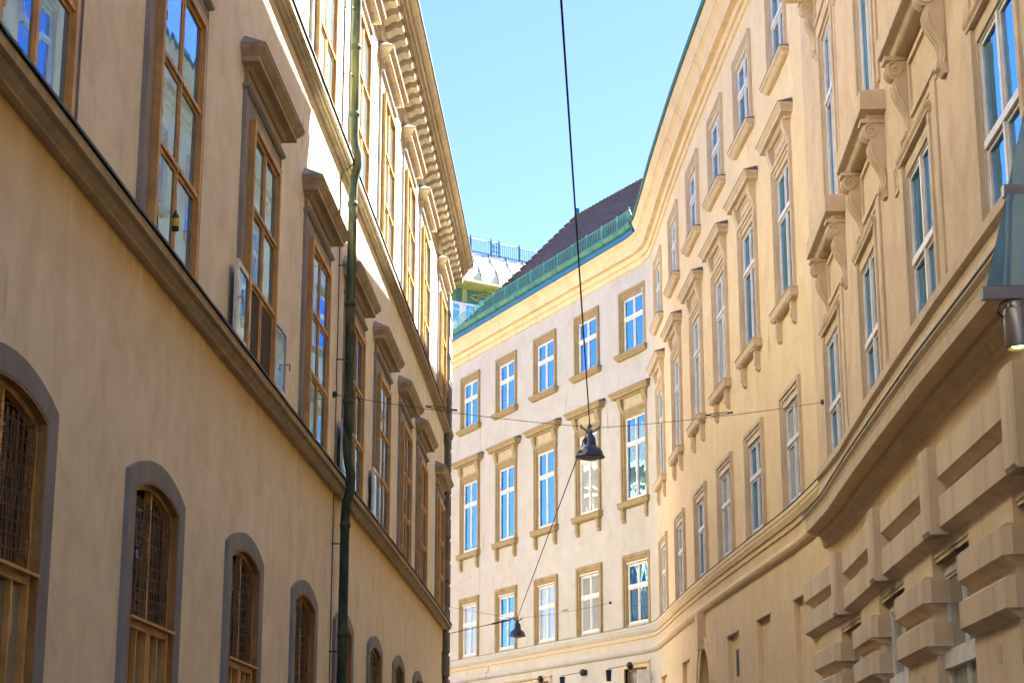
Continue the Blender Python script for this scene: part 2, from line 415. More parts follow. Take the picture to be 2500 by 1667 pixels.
while u < SL1 - .1:
    obj('modillion', mm, LB, FL.M(u, 16.402, .10)); u += .665
# quoins on the far corner
for k in range(26):
    z = -Z0 + k * .69; w = 1.0 if k % 2 else 1.3
    if z > 15.2: break
    m_ = MB().bbox(-w, .12, -.02, .15, .012, .68, .05).mesh('quoin', 'quoin')
    if k < 2: Q = [None, None]
    obj('quoin_stone', m_, LB, FL.M(SL1, z, .0))

# --- main floor window
def left_window(h, bars, fz, hood_z, gl, name):
    sur = MB().ring(-1.3, 1.3, 0, hood_z - .0, .3, .0, .04, wb=0)
    sur.box(-1.32, -1.3, 0, .055, 0, hood_z); sur.box(1.3, 1.32, 0, .055, 0, hood_z)
    sur.box(-1.0, 1.0, 0, .04, fz + .002, hood_z - .302) if hood_z - .302 > fz + .01 else None
    sur.tier([(1.32, .06, hood_z), (1.37, .10, hood_z + .03), (1.37, .11, hood_z + .06), (1.33, .07, hood_z + .08)])
    fri = MB().box(-1.27, 1.27, 0, .05, hood_z + .08, hood_z + .30)
    H = hood_z + .26
    hd = MB().tier([(1.3, .08, H), (1.33, .12, H + .04), (1.33, .14, H + .05), (1.50, .235, H + .055), (1.50, .235, H + .12), (1.52, .25, H + .13), (1.55, .275, H + .16), (1.59, .31, H + .20), (1.60, .32, H + .21), (1.60, .32, H + .25)])
    cap = MB().tier([(1.61, .33, H + .25), (1.61, .33, H + .262), (1.38, .02, H + .45)])
    fr = MB().ring(-1.0, 1.0, .05, fz, .085, .01, .12)
    fr.box(-.03, .03, .02, .088, .15, fz - .085)
    for x0, x1 in ((-.915, -.03), (.03, .915)):
        zz = [.135] + list(bars) + [fz - .085]
        for a, b in zip(zz[:-1], zz[1:]):
            a2 = a + (.04 if a != .135 else 0)
            fr.ring(x0, x1, a2, b - .0, .048, .03, .076)
        for b in bars: fr.box(x0 - .01, x1 + .01, .02, .105, b - .005, b + .04)
    fr.box(-1.02, 1.02, .09, .125, fz - .02, fz + .012)
    for z in (.3, .9, 1.35, 1.95, 2.4, 3.): fr.box(-.915, -.885, .1, .125, z, z + .09) if z < fz else None
    pn = MB().box(-.9, .9, .045, .06, .12, fz - .09)
    return dict(surround=sur.mesh(name + '_surround', 'grey_l'), kids=[('frieze', fri.mesh(name + '_frieze', 'trim_l'), I4), ('hood', hd.mesh(name + '_hood', 'trim_l'), I4), ('hood_flashing', cap.mesh(name + '_cap', 'grey_l'), I4),
            ('frame', fr.mesh(name + '_frame', 'wood'), I4), ('pane', pn.mesh(name + '_pane', gl), I4)])
WM = left_window(3.2, [1.08, 2.06], 3.2, 3.50, 'gl_l', 'main_window')
WT = left_window(3.5, [1.12, 2.24], 3.48, 3.80, 'gl_t', 'upper_window')
leaf = MB().ring(0, .86, 0, .98, .07, 0, .045)
leaf_m = leaf.mesh('leaf_frame', 'white_l')
leaf_p = MB().box(.07, .79, .015, .03, .07, .91).mesh('leaf_pane', 'gl_l')
leaf_k = MB().tube([(.80, -.05, .5), (.80, -.10, .5), (.80, -.10, .41)], .012, 6).mesh('leaf_handle', 'steel')
def add_leaf(c, x, side, ang):
    mw = FL.M(c, 5.5 + .12, 0) @ Matrix.Translation((x, -.06, 0)) @ Matrix.Rotation(ang * .2, 4, 'Z') @ Matrix.Scale(1.12, 4, (1, 0, 0))
    if side < 0: mw = mw @ Matrix.Scale(-1, 4, (1, 0, 0))
    o = obj('open_casement', leaf_m, LB, mw); obj('pane', leaf_p, o); obj('handle', leaf_k, o)
    return o
lm_w = []
for i, c in enumerate(LWm + LW):
    w = place(LB, FL, c, 5.5, WM); lm_w.append(w)
    if c in (17.4,):
        for x, sd, a in ((-.80, -1, R(4)), (.93, 1, R(-5))):
            l = add_leaf(c, x, sd, a); l['label'] = 'opened white casement leaf folded back against the wall'
        # dark plate over the pane, coloured as the unlit room behind the leaves
        obj('unlit_opening', MB().box(-.86, .86, .061, .066, .14, 1.06).mesh('unlit_room_plate', 'brown'), w)
    if c in (27.05, 31.6):
        add_leaf(c, -.93, -1, R({27.05: 5, 31.6: 4, 36.4: 5, 40.8: 5}[c]))
for c in LWm + LW: place(LB, FL, c, 11.35, WT)
lb_leaf_note = None

# --- arched ground floor windows
def arc(hw, z0, rise, n=16):
    r = (hw * hw + rise * rise) / (2 * rise); cz = z0 + rise - r; a = math.asin(hw / r)
    return [(r * math.sin(-a + 2 * a * i / n), cz + r * math.cos(-a + 2 * a * i / n)) for i in range(n + 1)]
zs = 4.18          # spring height above base (-1.0)
outer = [(-1.2, -.1)] + arc(1.2, zs, .24) + [(1.2, -.1)]
inner = [(-.94, -.1)] + arc(.94, zs - .12, .15) + [(.94, -.1)]
sur = MB().band(outer, inner, -.0, .05)
rev = MB().band([(x * 1.0, z) for x, z in inner], [(x * .975, z - .025) for x, z in inner], -.15, .045)
fr = MB(); fin = [(x * .98, z - .02) for x, z in inner]; fin2 = [(x * .92, z - .07) for x, z in inner]
fr.band(fin, fin2, -.10, -.03); fr.box(-.025, .025, -.10, -.03, -.1, zs - .02)
fr.box(-.92, .92, -.12, .06, 2.80, 2.825)
for x0, x1 in ((-.86, -.02), (.02, .86)):
    fr.ring(x0, x1, .1, 2.8, .07, -.10, .0); fr.box((x0 + x1) / 2 - .018, (x0 + x1) / 2 + .018, -.09, -.01, .17, 2.73)
    for z in (1.0, 1.9): fr.box(x0 + .07, x1 - .07, -.09, -.01, z, z + .03)
pn = MB().plate([(-.95, -.1)] + [(x * .99, z + .0) for x, z in inner[1:-1]] + [(.95, -.1)], -.2, -.13)
pl = MB().box(-.84, .84, -.07, -.055, .12, 2.79)
net = MB(); rr = random.Random(5)
for i in range(26):
    x = -.84 + 1.68 * i / 25; net.tube([(x + rr.uniform(-.02, .02), .03 + rr.uniform(-.01, .01), 2.86 + (1.16 * j / 6)) for j in range(7)], .006, 3, False)
for j in range(22):
    z = 2.88 + 1.15 * j / 21; net.tube([(-.84 + 1.68 * i / 8, .03, z - .03 * math.sin(math.pi * (i % 2) ) - .025 * math.sin(math.pi * i / 8 * (2 if j % 2 else 1))) for i in range(9)], .006, 3, False)
WA = dict(surround=sur.mesh('arch_surround', 'arch_l'), kids=[('reveal', rev.mesh('arch_reveal', 'ochre'), I4), ('frame', fr.mesh('arch_frame', 'wood'), I4), ('pane', pn.mesh('arch_pane', 'gl_dark'), I4), ('lower_pane', pl.mesh('arch_low_pane', 'gl_k'), I4), ('bird_net', net.mesh('bird_net', 'net'), I4)])
for c in LA + [2.8, -2.2]: place(LB, FL, c, -1.0, WA, name='arched_window')

# --- drainpipe
mb = MB(); sp = 25.15; pz = []
for z, d in [(-Z0, .19), (4.9, .19), (5.15, .21), (5.35, .275), (5.62, .275), (5.85, .22), (6.1, .20), (10.8, .20), (11.0, .22), (11.2, .275), (11.4, .275), (11.6, .22), (11.8, .20), (15.6, .20), (15.9, .2), (16.2, .6)]:
    pz.append(FL.P(sp, d, z))
mb.tube(pz, .080, 14); dp = obj('drainpipe', mb.mesh('drainpipe', 'pipe', True), LB)
cl = MB(); br = MB()
clm = cl.lathe([(.076, -.06), (.088, -.05), (.091, -.01), (.099, 0), (.091, .01), (.088, .05), (.076, .06)], 16).mesh('pipe_collar', 'pipe', True)
for z in (-.4, 1.05, 2.9, 4.75, 6.9, 8.65, 10.5, 12.2, 13.5, 14.6):
    obj('pipe_collar', clm, dp, Matrix.Translation(FL.P(sp, .195, z)))
for z in (.5, 2.6, 4.4, 7.6, 9.3, 12.9, 14.2):
    br.tube([FL.P(sp - .22, 0, z), FL.P(sp - .22, .13, z), FL.P(sp - .07, .17, z)], .012, 6)
obj('pipe_bracket', br.mesh('pipe_brackets', 'black'), dp)
mb = MB().tube([FL.P(sp - .2, .015, -Z0), FL.P(sp - .2, .015, 5.3), FL.P(sp - .2, .22, 5.42), FL.P(sp - .2, .22, 5.6), FL.P(sp - .2, .015, 5.8), FL.P(sp - .2, .015, 11.0), FL.P(sp - .2, .24, 11.2), FL.P(sp - .2, .24, 11.4), FL.P(sp - .2, .015, 11.6), FL.P(sp - .2, .015, 15.8)], .008, 6)
obj('earthing_wire', mb.mesh('earthing_wire', 'black'), LB)

# --- small yellow and black bottle standing in a window
bt = MB().lathe([(.0, 0), (.07, 0), (.075, .02), (.075, .26), (.06, .33), (.03, .36), (.03, .41), (0, .41)], 16).mesh('bottle_body', 'black', True)
bo = obj('bottle', bt, None, FL.M(12.06, 5.80, .17) @ Matrix.Scale(.52, 4)); tag(bo, 'small black bottle with yellow label in the tall blue-glazed left window', 'bottle')
obj('bottle_label', MB().lathe([(.0765, .08), (.0775, .09), (.0775, .24), (.0765, .25)], 16).mesh('bottle_label', 'yellow', True), bo)

# ================================================================== RIGHT BUILDING
RB = thing('apartment_building', 'golden yellow building curving down the right side, with white windows and green gutter', 'building', (0, 0, 0))
bw = [6.7, 10.4, 14.15, 18.05, 21.9, 25.7, 29.5]                       # end facade
kw = [33.75, 38.6, 43.25, 47.55, 51.75, 56.15]                          # right facade
nw = [61.8, 66.7, 71.5, 76.2, 81.0, 86, 91]                             # projecting near part
pc = [59.75, 64.5, 69.4, 74.15, 79.05, 83.9, 88.8]
STEP = 59.4
holes = []
for c in bw + kw:
    w_ = .80 if c in bw else .92; holes += [(c - w_, c + w_, 6.52, 8.68), (c - w_, c + w_, 11.0, 14.05), (c - w_, c + w_, 16.54, 18.56)]
niche = [33.0, 39.1, 47.9, 52.05, 56.35]
for c in niche: holes.append((c - .82, c + .82, 1.2, 4.42))
holes.append((42.15, 44.35, -Z0, 4.5))
holes += [(10.6, 15.9, .4, 5.02), (17.2, 22.2, .4, 5.02), (28.4, 30.2, .4, 5.02)]
mb = wall_mesh(FR, 0, STEP, -Z0, 20.9, holes)
mb.add(*((lambda v: (v, [(0, 1, 2, 3)]))([FR.P(STEP, 0, 5.1), FR.P(STEP, .08, 5.1), FR.P(STEP, .08, 20.9), FR.P(STEP, 0, 20.9)])))
holes = []
for c in nw: holes += [(c - .93, c + .93, 6.5, 8.72), (c + .85 - .80, c + .85 + .80, 10.70, 14.62)]
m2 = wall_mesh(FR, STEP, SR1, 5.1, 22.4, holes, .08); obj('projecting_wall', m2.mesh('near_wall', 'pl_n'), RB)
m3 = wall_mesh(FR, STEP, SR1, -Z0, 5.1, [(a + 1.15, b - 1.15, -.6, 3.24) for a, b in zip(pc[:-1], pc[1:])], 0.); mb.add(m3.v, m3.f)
mb.sweep(FR, [(-.03, 20.52), (-13.9, 20.52)], 0, SR1, caps=False); mb.sweep(FR, [(-.25, 9.9), (-13.9, 9.9)], 0, SR1, caps=False); mb.sweep(FR, [(-.9, -Z0), (-.9, 20.5)], 0, SR1, caps=False)  # unseen decks and inner wall added to stop sun leaking through the shell
q = [FR.P(SR1, 0, 0), FR.P(SR1, -14, 0), FR.P(FR.L[12], -14, 0), (19, 70, 0), (4, 106, 0), FR.P(0, 0, 0)]
for a, b in zip(q[:-1], q[1:]): quadwall(mb, a, b, -Z0, 20.6)
obj('wall', mb.mesh('right_wall', 'pl_r'), RB)
# main cornice, gutter, blue sheet, green edge
prof = [(0, 19.55), (.06, 19.57), (.08, 19.66), (.06, 19.70), (.05, 19.78), (.12, 19.79), (.15, 19.86), (.16, 19.90), (.15, 19.98), (.31, 19.99), (.32, 20.05), (.32, 20.18), (.30, 20.19), (.34, 20.25), (.4, 20.36), (.48, 20.44), (.52, 20.46), (.52, 20.54), (0, 20.6)]
obj('cornice', MB().sweep(FR, prof, 0, STEP, 1.2, closed=True).mesh('right_cornice', 'corn_r'), RB)
off = [(d + .08, z + 1.35) for d, z in prof]
o = obj('cornice', MB().sweep(FR, [(0, off[0][1])] + off[:-1] + [(0, off[-1][1])], STEP, SR1, closed=True).mesh('near_cornice', 'corn_r'), RB)
obj('blue_flashing', MB().sweep(FR, [(.40, 20.55), (.56, 20.56), (.57, 20.74), (.50, 20.84), (.40, 20.93)], 0, 30.95, 1., closed=True).mesh('blue_sheet', 'blue'), RB)
gp = [(.46 + .14 + .12 * math.cos(a), 20.88 + .13 * math.sin(a)) for a in [math.pi + math.pi * i / 8 for i in range(9)]]
gu = obj('gutter', MB().sweep(FR, gp + [(.72, 20.90), (.74, 20.92), (.74, 20.94), (.46, 20.94)], 0, 31.0, 1., closed=True).mesh('gutter', 'gutter', False), RB)
br = MB()
for i in range(15):
    s = 2.4 + i * 2.; br.sweep(FR, [(d * 1.0 + (.012 if d > .6 else -.012), z - .012) for d, z in gp], s, s + .04, closed=False)
obj('gutter_strap', br.mesh('gutter_straps', 'gedge'), gu)
obj('eaves_moulding', MB().sweep(FR, [(.3, 20.541), (.50, 20.545), (.50, 20.6), (.54, 20.68), (.60, 20.80), (.61, 20.90), (.3, 20.90)], 31.1, STEP, 1.2, closed=True, caps=False).mesh('eaves_moulding', 'corn_r'), RB)
obj('eaves_edge', MB().sweep(FR, [(.56, 20.90), (.66, 20.90), (.68, 21.03), (.3, 21.10)], 30.9, STEP, .8, closed=True).mesh('eaves_edge', 'gedge'), RB)
# snow guard railing above the gutter (end facade)
rl = MB(); ps = MB()
rl.tube([FR.P(s, .62, 21.5) for s in FR.samples(1, 31.0, 1.)], .016, 5); rl.tube([FR.P(s, .60, 21.0) for s in FR.samples(1, 31.0, 1.)], .016, 5)
s = 8.0
while s < 30.95:
    p0 = FR.P(s, .60, 21.0); p1 = FR.P(s, .62, 21.5); rl.tube([p0, p1], .014, 4); s += .14
s = 9.
while s < 30.95:
    ps.tube([FR.P(s, .60, 20.94), FR.P(s, .62, 21.58)], .022, 5); ps.tube([FR.P(s, .62, 21.52), FR.P(s + .5, .64, 21.1)], .015, 4); s += 1.28
ro_ = obj('snow_railing', rl.mesh('snow_railing', 'teal'), RB); obj('railing_post', ps.mesh('railing_posts', 'teal'), ro_)
# roof: steep tiled plane on the end building with hip at its far end
bot = [(13.9, .45, 21.0), (15.65, .42, 21.0), (17, .4, 21.), (18.24, .4, 21.), (21.8, .4, 21.), (26.4, .4, 21.), (31.2, .4, 21.), (36, .3, 21.), (42, .3, 21.), (48, .3, 21.), (STEP, .3, 21.)]
top = [(13.9, .40, 21.1), (15.65, .0, 21.72), (17.1, -2.2, 24.2), (18.6, -3.05, 25.3), (21.8, -3.0, 25.15), (26.4, -2.8, 24.8), (31.2, -2.7, 24.6), (36, -4, 24), (42, -4, 24), (48, -4, 24), (STEP, -4, 24)]
rf = MB(); v = []; f = []; NT = 12
rnd = random.Random(2)
su, T, B = [], [], []
for a, b in zip(range(len(bot) - 1), range(1, len(bot))):
    n = max(1, int((bot[b][0] - bot[a][0]) / .5))
    for i in range(n): t = i / n; B.append(tuple(bot[a][k] * (1 - t) + bot[b][k] * t for k in range(3))); T.append(tuple(top[a][k] * (1 - t) + top[b][k] * t for k in range(3)))
B.append(bot[-1]); T.append(top[-1])
for bq, tq in zip(B, T):
    for j in range(NT * 2 + 1):
        jj = (j + 1) // 2; t = jj / NT; lift = .035 if j % 2 == 1 else 0.
        if j == 0: t = 0; lift = 0
        v.append(FR.P(bq[0] * (1 - t) + tq[0] * t, bq[1] * (1 - t) + tq[1] * t + lift, bq[2] * (1 - t) + tq[2] * t + rnd.uniform(-.015, .015) - (.0 if j % 2 == 0 else .02)))
n = NT * 2 + 1
for i in range(len(B) - 1):
    for j in range(n - 1): f.append((i * n + j, i * n + j + 1, (i + 1) * n + j + 1, (i + 1) * n + j))
rf.add(v, f); rfo = obj('roof', rf.mesh('right_roof', 'tiles'), RB)
hp = MB(); pts = [FR.P(*top[0]), FR.P(*top[1]), FR.P(*top[2]), FR.P(*top[3]), FR.P(*top[4]), FR.P(*top[5])]
for a, b in zip(pts[:-1], pts[1:]):
    a, b = Vector(a), Vector(b); k = max(1, int((b - a).length / .34))
    for i in range(k):
        p = a.lerp(b, i / k); q2 = a.lerp(b, (i + .92) / k); hp.tube([p + Vector((0, 0, .03)), q2 + Vector((0, 0, .0))], [.075, .06], 8)
obj('ridge_tiles', hp.mesh('ridge_tiles', 'tiles'), rfo)
cp_ = MB().box(-.08, .08, -.08, .08, 0, .75).mesh('vent_pipe', 'blue'); obj('roof_vent', cp_, rfo, FR.M(18.75, 24.9, -3.05))
mb = MB().sweep(FR, [(-3.2, 24.5), (-12, 25.5), (-12, 20.7), (-3.5, 20.7)], 18.3, 31.2, closed=True); mb.sweep(FR, [(-4, 24), (-12, 24), (-12, 20.7), (-4, 20.7)], 31.2, STEP, closed=True)
mb.sweep(FR, [(.66, 22.3), (-4, 25.5), (-13, 25.5), (-13, 20.7), (.3, 22.0)], STEP, SR1, closed=True)
obj('rear_roof', mb.mesh('rear_roof', 'tiles'), RB)
# strings under the first floor
p1 = [(0, 6.42), (.10, 6.40), (.11, 6.30), (.09, 6.27), (.09, 6.22), (.05, 6.14), (.04, 6.11), (0, 6.10)]
p2 = [(0, 5.985), (.035, 5.98), (.04, 5.95), (0, 5.94)]
p3 = [(0, 5.68), (.05, 5.67), (.06, 5.64), (.11, 5.61), (.13, 5.56), (.13, 5.52), (.10, 5.46), (.05, 5.42), (0, 5.41)]
obj('string_course', MB().sweep(FR, p1, 0, STEP, 1., closed=True).mesh('string_a', 'pl_r'), RB)
obj('string_course', MB().sweep(FR, p2, 0, STEP, 1., closed=True).mesh('string_b', 'trim_r'), RB)
obj('string_course', MB().sweep(FR, p3, 0, STEP, 1., closed=True).mesh('string_c', 'pl_r'), RB)
us = MB(); v = []; q = []
for u in FR.samples(0, STEP, .6): v += [FR.P(u, 0, 6.435), FR.P(u, .115, 6.418 + random.uniform(-.006, .006)), FR.P(u, .115, 6.40)]
n = len(v) // 3
for i in range(n - 1):
    for k in range(2): q.append((i * 3 + k, i * 3 + k + 1, i * 3 + k + 4, i * 3 + k + 3))
us.add(v, q); obj('string_flashing', us.mesh('string_flash', 'flash'), RB)
# deep cornice of the near part
p4 = [(.0, 6.45), (.24, 6.41), (.24, 6.28), (.17, 6.25), (.16, 6.16), (.19, 6.10), (.21, 6.0), (.26, 5.9), (.27, 5.82), (.33, 5.78), (.52, 5.58), (.545, 5.55), (.545, 5.51), (.50, 5.46), (.48, 5.40), (.49, 5.39), (.49, 5.22), (.24, 5.24), (.22, 5.18), (.15, 5.16), (.08, 5.08), (.06, 5.02), (.0, 5.0)]
st = 60.05
v = []; f = []; us_ = FR.samples(st, SR1, 1.); n = len(p4)
mb = MB()
for i, u in enumerate([STEP + .0] + us_):
    for d, z in p4:
        if i == 0: v.append(FR.P(u, min(d, .1), z))
        else: v.append(FR.P(u, d, z))
for i in range(len(us_)):
    for k in range(n): f.append((i * n + k, i * n + (k + 1) % n, (i + 1) * n + (k + 1) % n, (i + 1) * n + k))
f += [tuple(range(n))]
mb.add(v, f); obj('deep_cornice', mb.mesh('deep_cornice', 'trim_r'), RB)
mb = MB().sweep(FR, [(.33, 5.795), (.53, 5.60), (.56, 5.565), (.56, 5.545), (.30, 5.78)], st, SR1, .8, closed=True)
obj('cornice_flashing', mb.mesh('deep_flash', 'flash'), RB)

# --- windows of the right building
def sash(x, z0, z1, zt, d, fr, pn, t=.07, mid=True):
    fr.ring(-x, x, z0, z1, t, d - .05, d + .03)
    fr.box(-x + t, x - t, d - .05, d + .05, zt - .05, zt + .05)
    for a, b in ((-x + t, -.03), (.03, x - t)):
        fr.ring(a, b, z0 + t, zt - .05, .045, d - .04, d + .01); fr.ring(a, b, zt + .05, z1 - t, .045, d - .04, d + .01)
    fr.box(-.03, .03, d - .05, d + .035, z0 + t, zt - .05); fr.box(-.03, .03, d - .05, d + .035, zt + .05, z1 - t)
    pn.box(-x + .02, x - .02, d - .035, d - .02, z0 + .02, z1 - .02)
def ring_trim(hw, z0, z1, w, mb, ow=.80):
    mb.ring(-hw, hw, z0, z1, w * .55, 0, .085, wb=0); mb.ring(-hw + w * .55, hw - w * .55, z0, z1 - w * .55, w * .45, -.0, .05, wb=0)
    mb.box(-ow - .02, -ow + .01, -.12, .012, z0 + .03, z1 - w); mb.box(ow - .01, ow + .02, -.12, .012, z0 + .03, z1 - w); mb.box(-(hw - w), -ow - .02, 0, .012, z0, z1 - w); mb.box(ow + .02, hw - w, 0, .012, z0, z1 - w)
def r1(name, trim, gl, hw, ow=.80, tw=.24):
    s = MB(); ring_trim(hw, .02, 2.58, tw, s, ow); s.box(-hw + tw, hw - tw, -.10, .02, 2.24, 2.58 - tw)
    fr = MB(); pn = MB(); sash(ow + .02, .08, 2.26, 1.42, -.06, fr, pn, .06)
    fr.box(-ow, ow, -.02, .03, 2.26, 2.30)
    return dict(surround=s.mesh(name + '_s', trim), kids=[('frame', fr.mesh(name + '_f', 'white'), I4), ('pane', pn.mesh(name + '_p', gl), I4)])
def r3(name, trim, gl, hw, ow=.80, tw=.24):
    s = MB(); ring_trim(hw, .0, 2.42, tw - .02, s, ow)
    s.box(-hw + tw - .02, hw - tw + .02, -.1, .02, 2.09, 2.44 - tw)
    si = MB().tier([(hw + .1, .10, -.20), (hw + .12, .14, -.17), (hw + .12, .18, -.12), (hw + .16, .22, -.10), (hw + .16, .23, -.02), (hw + .14, .2, .0), (hw + .1, .0, .03)])
    fl_ = MB().tier([(hw + .17, .24, -.015), (hw + .17, .24, -.005), (hw + .1, .01, .045)])
    fr = MB(); pn = MB(); sash(ow + .02, .06, 2.12, 1.34, -.06, fr, pn, .06)
    return dict(surround=s.mesh(name + '_s', trim), kids=[('sill', si.mesh(name + '_si', trim), I4), ('sill_flashing', fl_.mesh(name + '_sf', 'quoin'), I4), ('frame', fr.mesh(name + '_f', 'white'), I4), ('pane', pn.mesh(name + '_p', gl), I4)])
def r2(name, trim, gl, hw, ow=.80, tw=.24):
    s = MB(); ring_trim(hw, .02, 3.42, tw, s, ow); s.box(-hw + tw, hw - tw, -.1, .02, 3.1, 3.42 - tw)
    fz = MB().box(-.78, .78, 0, .05, 3.44, 3.84); fz.ring(-.68, .68, 3.50, 3.78, .035, .05, .07)
    hd = MB().tier([(1.16, .12, 3.84), (1.2, .16, 3.88), (1.2, .17, 3.90), (1.42, .27, 3.905), (1.42, .27, 4.0), (1.45, .29, 4.02), (1.49, .33, 4.07), (1.5, .34, 4.10)])
    cap = MB().tier([(1.51, .35, 4.10), (1.51, .35, 4.115), (1.4, .02, 4.24)])
    cons = []
    pr = [(0, 3.9), (.18, 3.9), (.18, 3.80), (.17, 3.70), (.13, 3.58), (.08, 3.45), (.05, 3.32), (.06, 3.22), (.04, 3.18), (0, 3.18)]
    br = [(0, -.22), (.13, -.22), (.13, -.58), (.10, -.62), (.10, -.68), (.05, -.74), (.0, -.74)]
    cm = MB().extr(pr, -.13, .13).mesh(name + '_console', trim); bm_ = MB().extr(br, -.095, .095); bm_.box(-.14, .14, 0, .175, -.26, -.219); bm_ = bm_.mesh(name + '_bracket', trim)
    sw = hw + .1
    si = MB().tier([(sw - .08, .13, -.23), (sw - .04, .16, -.21), (sw, .17, -.20), (sw, .19, -.18), (sw, .20, -.03), (sw + .02, .22, -.02), (sw + .02, .22, .0), (sw, .0, .03)])
    fr = MB(); pn = MB(); sash(ow + .02, .06, 3.14, 2.12, -.06, fr, pn, .065)
    T = Matrix.Translation
    return dict(surround=s.mesh(name + '_s', trim), kids=[('frieze_panel', fz.mesh(name + '_fz', trim if trim == 'trim_r' else 'pl_e'), I4), ('hood', hd.mesh(name + '_h', trim), I4), ('hood_flashing', cap.mesh(name + '_c', 'quoin'), I4),
        ('console', cm, T((-.96, 0, 0))), ('console', cm, T((.96, 0, 0))), ('bracket', bm_, T((-.9, 0, 0))), ('bracket', bm_, T((.9, 0, 0))), ('sill', si.mesh(name + '_si', trim), I4), ('frame', fr.mesh(name + '_f', 'white'), I4), ('pane', pn.mesh(name + '_p', gl), I4)])
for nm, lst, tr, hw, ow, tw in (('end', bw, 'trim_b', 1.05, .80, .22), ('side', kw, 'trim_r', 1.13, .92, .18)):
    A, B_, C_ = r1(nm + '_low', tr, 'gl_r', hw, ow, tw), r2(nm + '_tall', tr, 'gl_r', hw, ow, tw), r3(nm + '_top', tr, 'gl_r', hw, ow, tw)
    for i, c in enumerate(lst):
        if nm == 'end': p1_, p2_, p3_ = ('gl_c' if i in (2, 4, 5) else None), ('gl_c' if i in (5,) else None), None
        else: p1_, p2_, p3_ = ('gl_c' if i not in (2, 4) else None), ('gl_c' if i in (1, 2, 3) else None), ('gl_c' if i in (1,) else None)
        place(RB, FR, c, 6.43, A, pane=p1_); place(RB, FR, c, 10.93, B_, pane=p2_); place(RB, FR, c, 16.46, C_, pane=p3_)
# near part: low windows with side strips
s = MB(); s.ring(-1.12, 1.12, .02, 2.62, .14, 0, .07, wb=0); s.box(-1.25, 1.25, 0, .05, .02, .03)
s.box(-1.44, -1.121, 0, .035, .02, 2.9); s.box(1.121, 1.44, 0, .035, .02, 2.9)
s.tier([(1.145, .09, 2.465), (1.145, .09, 2.5), (1.17, .12, 2.54), (1.17, .13, 2.58), (1.13, .08, 2.625)])
s.box(-.98, .98, -.12, .02, 2.27, 2.485); s.box(-.96, -.92, -.14, .015, .03, 2.3); s.box(.92, .96, -.14, .015, .03, 2.3)
fr = MB(); pn = MB(); sash(.96, .06, 2.30, .98, -.04, fr, pn, .055); fr.box(-.042, .042, -.09, .0, .1, 2.25)
NL = dict(surround=s.mesh('near_low_s', 'trim_r'), kids=[('frame', fr.mesh('near_low_f', 'white'), I4), ('pane', pn.mesh('near_low_p', 'gl_r'), I4)])
# near part: tall windows above a deep shelf on scroll brackets
def volute(z0, h, dtop, dbot):
    """S bracket profile in (d,z) with a curled top"""
    P = [(0, z0), (dtop * .62, z0)]
    for i in range(9): a = math.pi / 2 - math.pi * i / 8; P.append((dtop * .62 + dtop * .38 * math.cos(a), z0 - dtop * .38 + dtop * .38 * math.sin(a)))
    n = 8
    for i in range(1, n + 1):
        t = i / n; P.append((dbot + (dtop * .70 - dbot) * (1 - t) ** 1.25 + .05 * math.sin(t * math.pi * 2), z0 - dtop * .76 - (h - dtop * .76) * t * .86))
    P += [(dbot + .05, z0 - h * .88), (dbot + .05, z0 - h * .93), (dbot, z0 - h * .96), (dbot * .6, z0 - h), (0, z0 - h)]
    return P
def volute_mesh(name, h, dt, db, w, mat):
    mb = MB().extr(volute(0, h, dt, db), -w, w)
    for sg in (-1, 1):
        pts = []
        for i in range(22):
            a = math.pi / 2 - i * .45; r_ = dt * .36 * (1 - i / 26)
            pts.append((sg * (w + .004), -(dt * .60 + r_ * math.cos(a)), -dt * .38 + r_ * math.sin(a)))
        mb.tube(pts, .02, 5)
        mb.tube([(sg * (w + .004), -(d - .035), z) for d, z in volute(0, h, dt, db)[11:19]], .016, 5)
    for x in (-w * .85, 0, w * .85): mb.tube([(x, -d - .004, z) for d, z in volute(0, h, dt, db)[4:19]], .014, 5)
    mb.box(-w - .03, w + .03, 0, dt + .02, -.001, .06)
    return mb.mesh(name, mat)
vm = volute_mesh('scroll_bracket', 1.18, .34, .08, .115, 'trim_r')
s = MB(); s.ring(-1.02, 1.02, 0.02, 4.2, .17, 0, .07, wb=0); s.ring(-1.2, 1.2, .3, 4.2, .14, 0, .04, wb=0)
s.box(-.85, .85, -.12, .02, 3.96, 4.04); s.box(-.84, -.79, -.14, .015, .03, 4.0); s.box(.79, .84, -.14, .015, .03, 4.0)
sh = MB().tier([(1.30, .20, -.40), (1.33, .23, -.38), (1.33, .26, -.33), (1.36, .28, -.32), (1.50, .36, -.30), (1.50, .38, -.29), (1.50, .38, .0), (1.46, .0, .04)])
ap = MB(); ap.box(-1.1, 1.1, 0, .02, -1.45, -.41); ap.ring(-1.0, 1.0, -1.35, -.5, .08, .02, .06)
fr = MB(); pn = MB(); sash(.84, .05, 4.02, 2.6, -.05, fr, pn, .09)
hd = MB().tier([(1.3, .22, 5.0), (1.33, .26, 5.05), (1.36, .30, 5.1), (1.6, .62, 5.12), (1.6, .64, 5.13), (1.6, .64, 5.32), (1.64, .68, 5.36), (1.70, .74, 5.45), (1.7, .75, 5.5), (1.6, .0, 5.7)])
fz = MB(); fz.box(-1.15, 1.15, 0, .06, 4.22, 5.0); fz.ring(-1.0, 1.0, 4.32, 4.9, .08, .06, .1)
T = Matrix.Translation
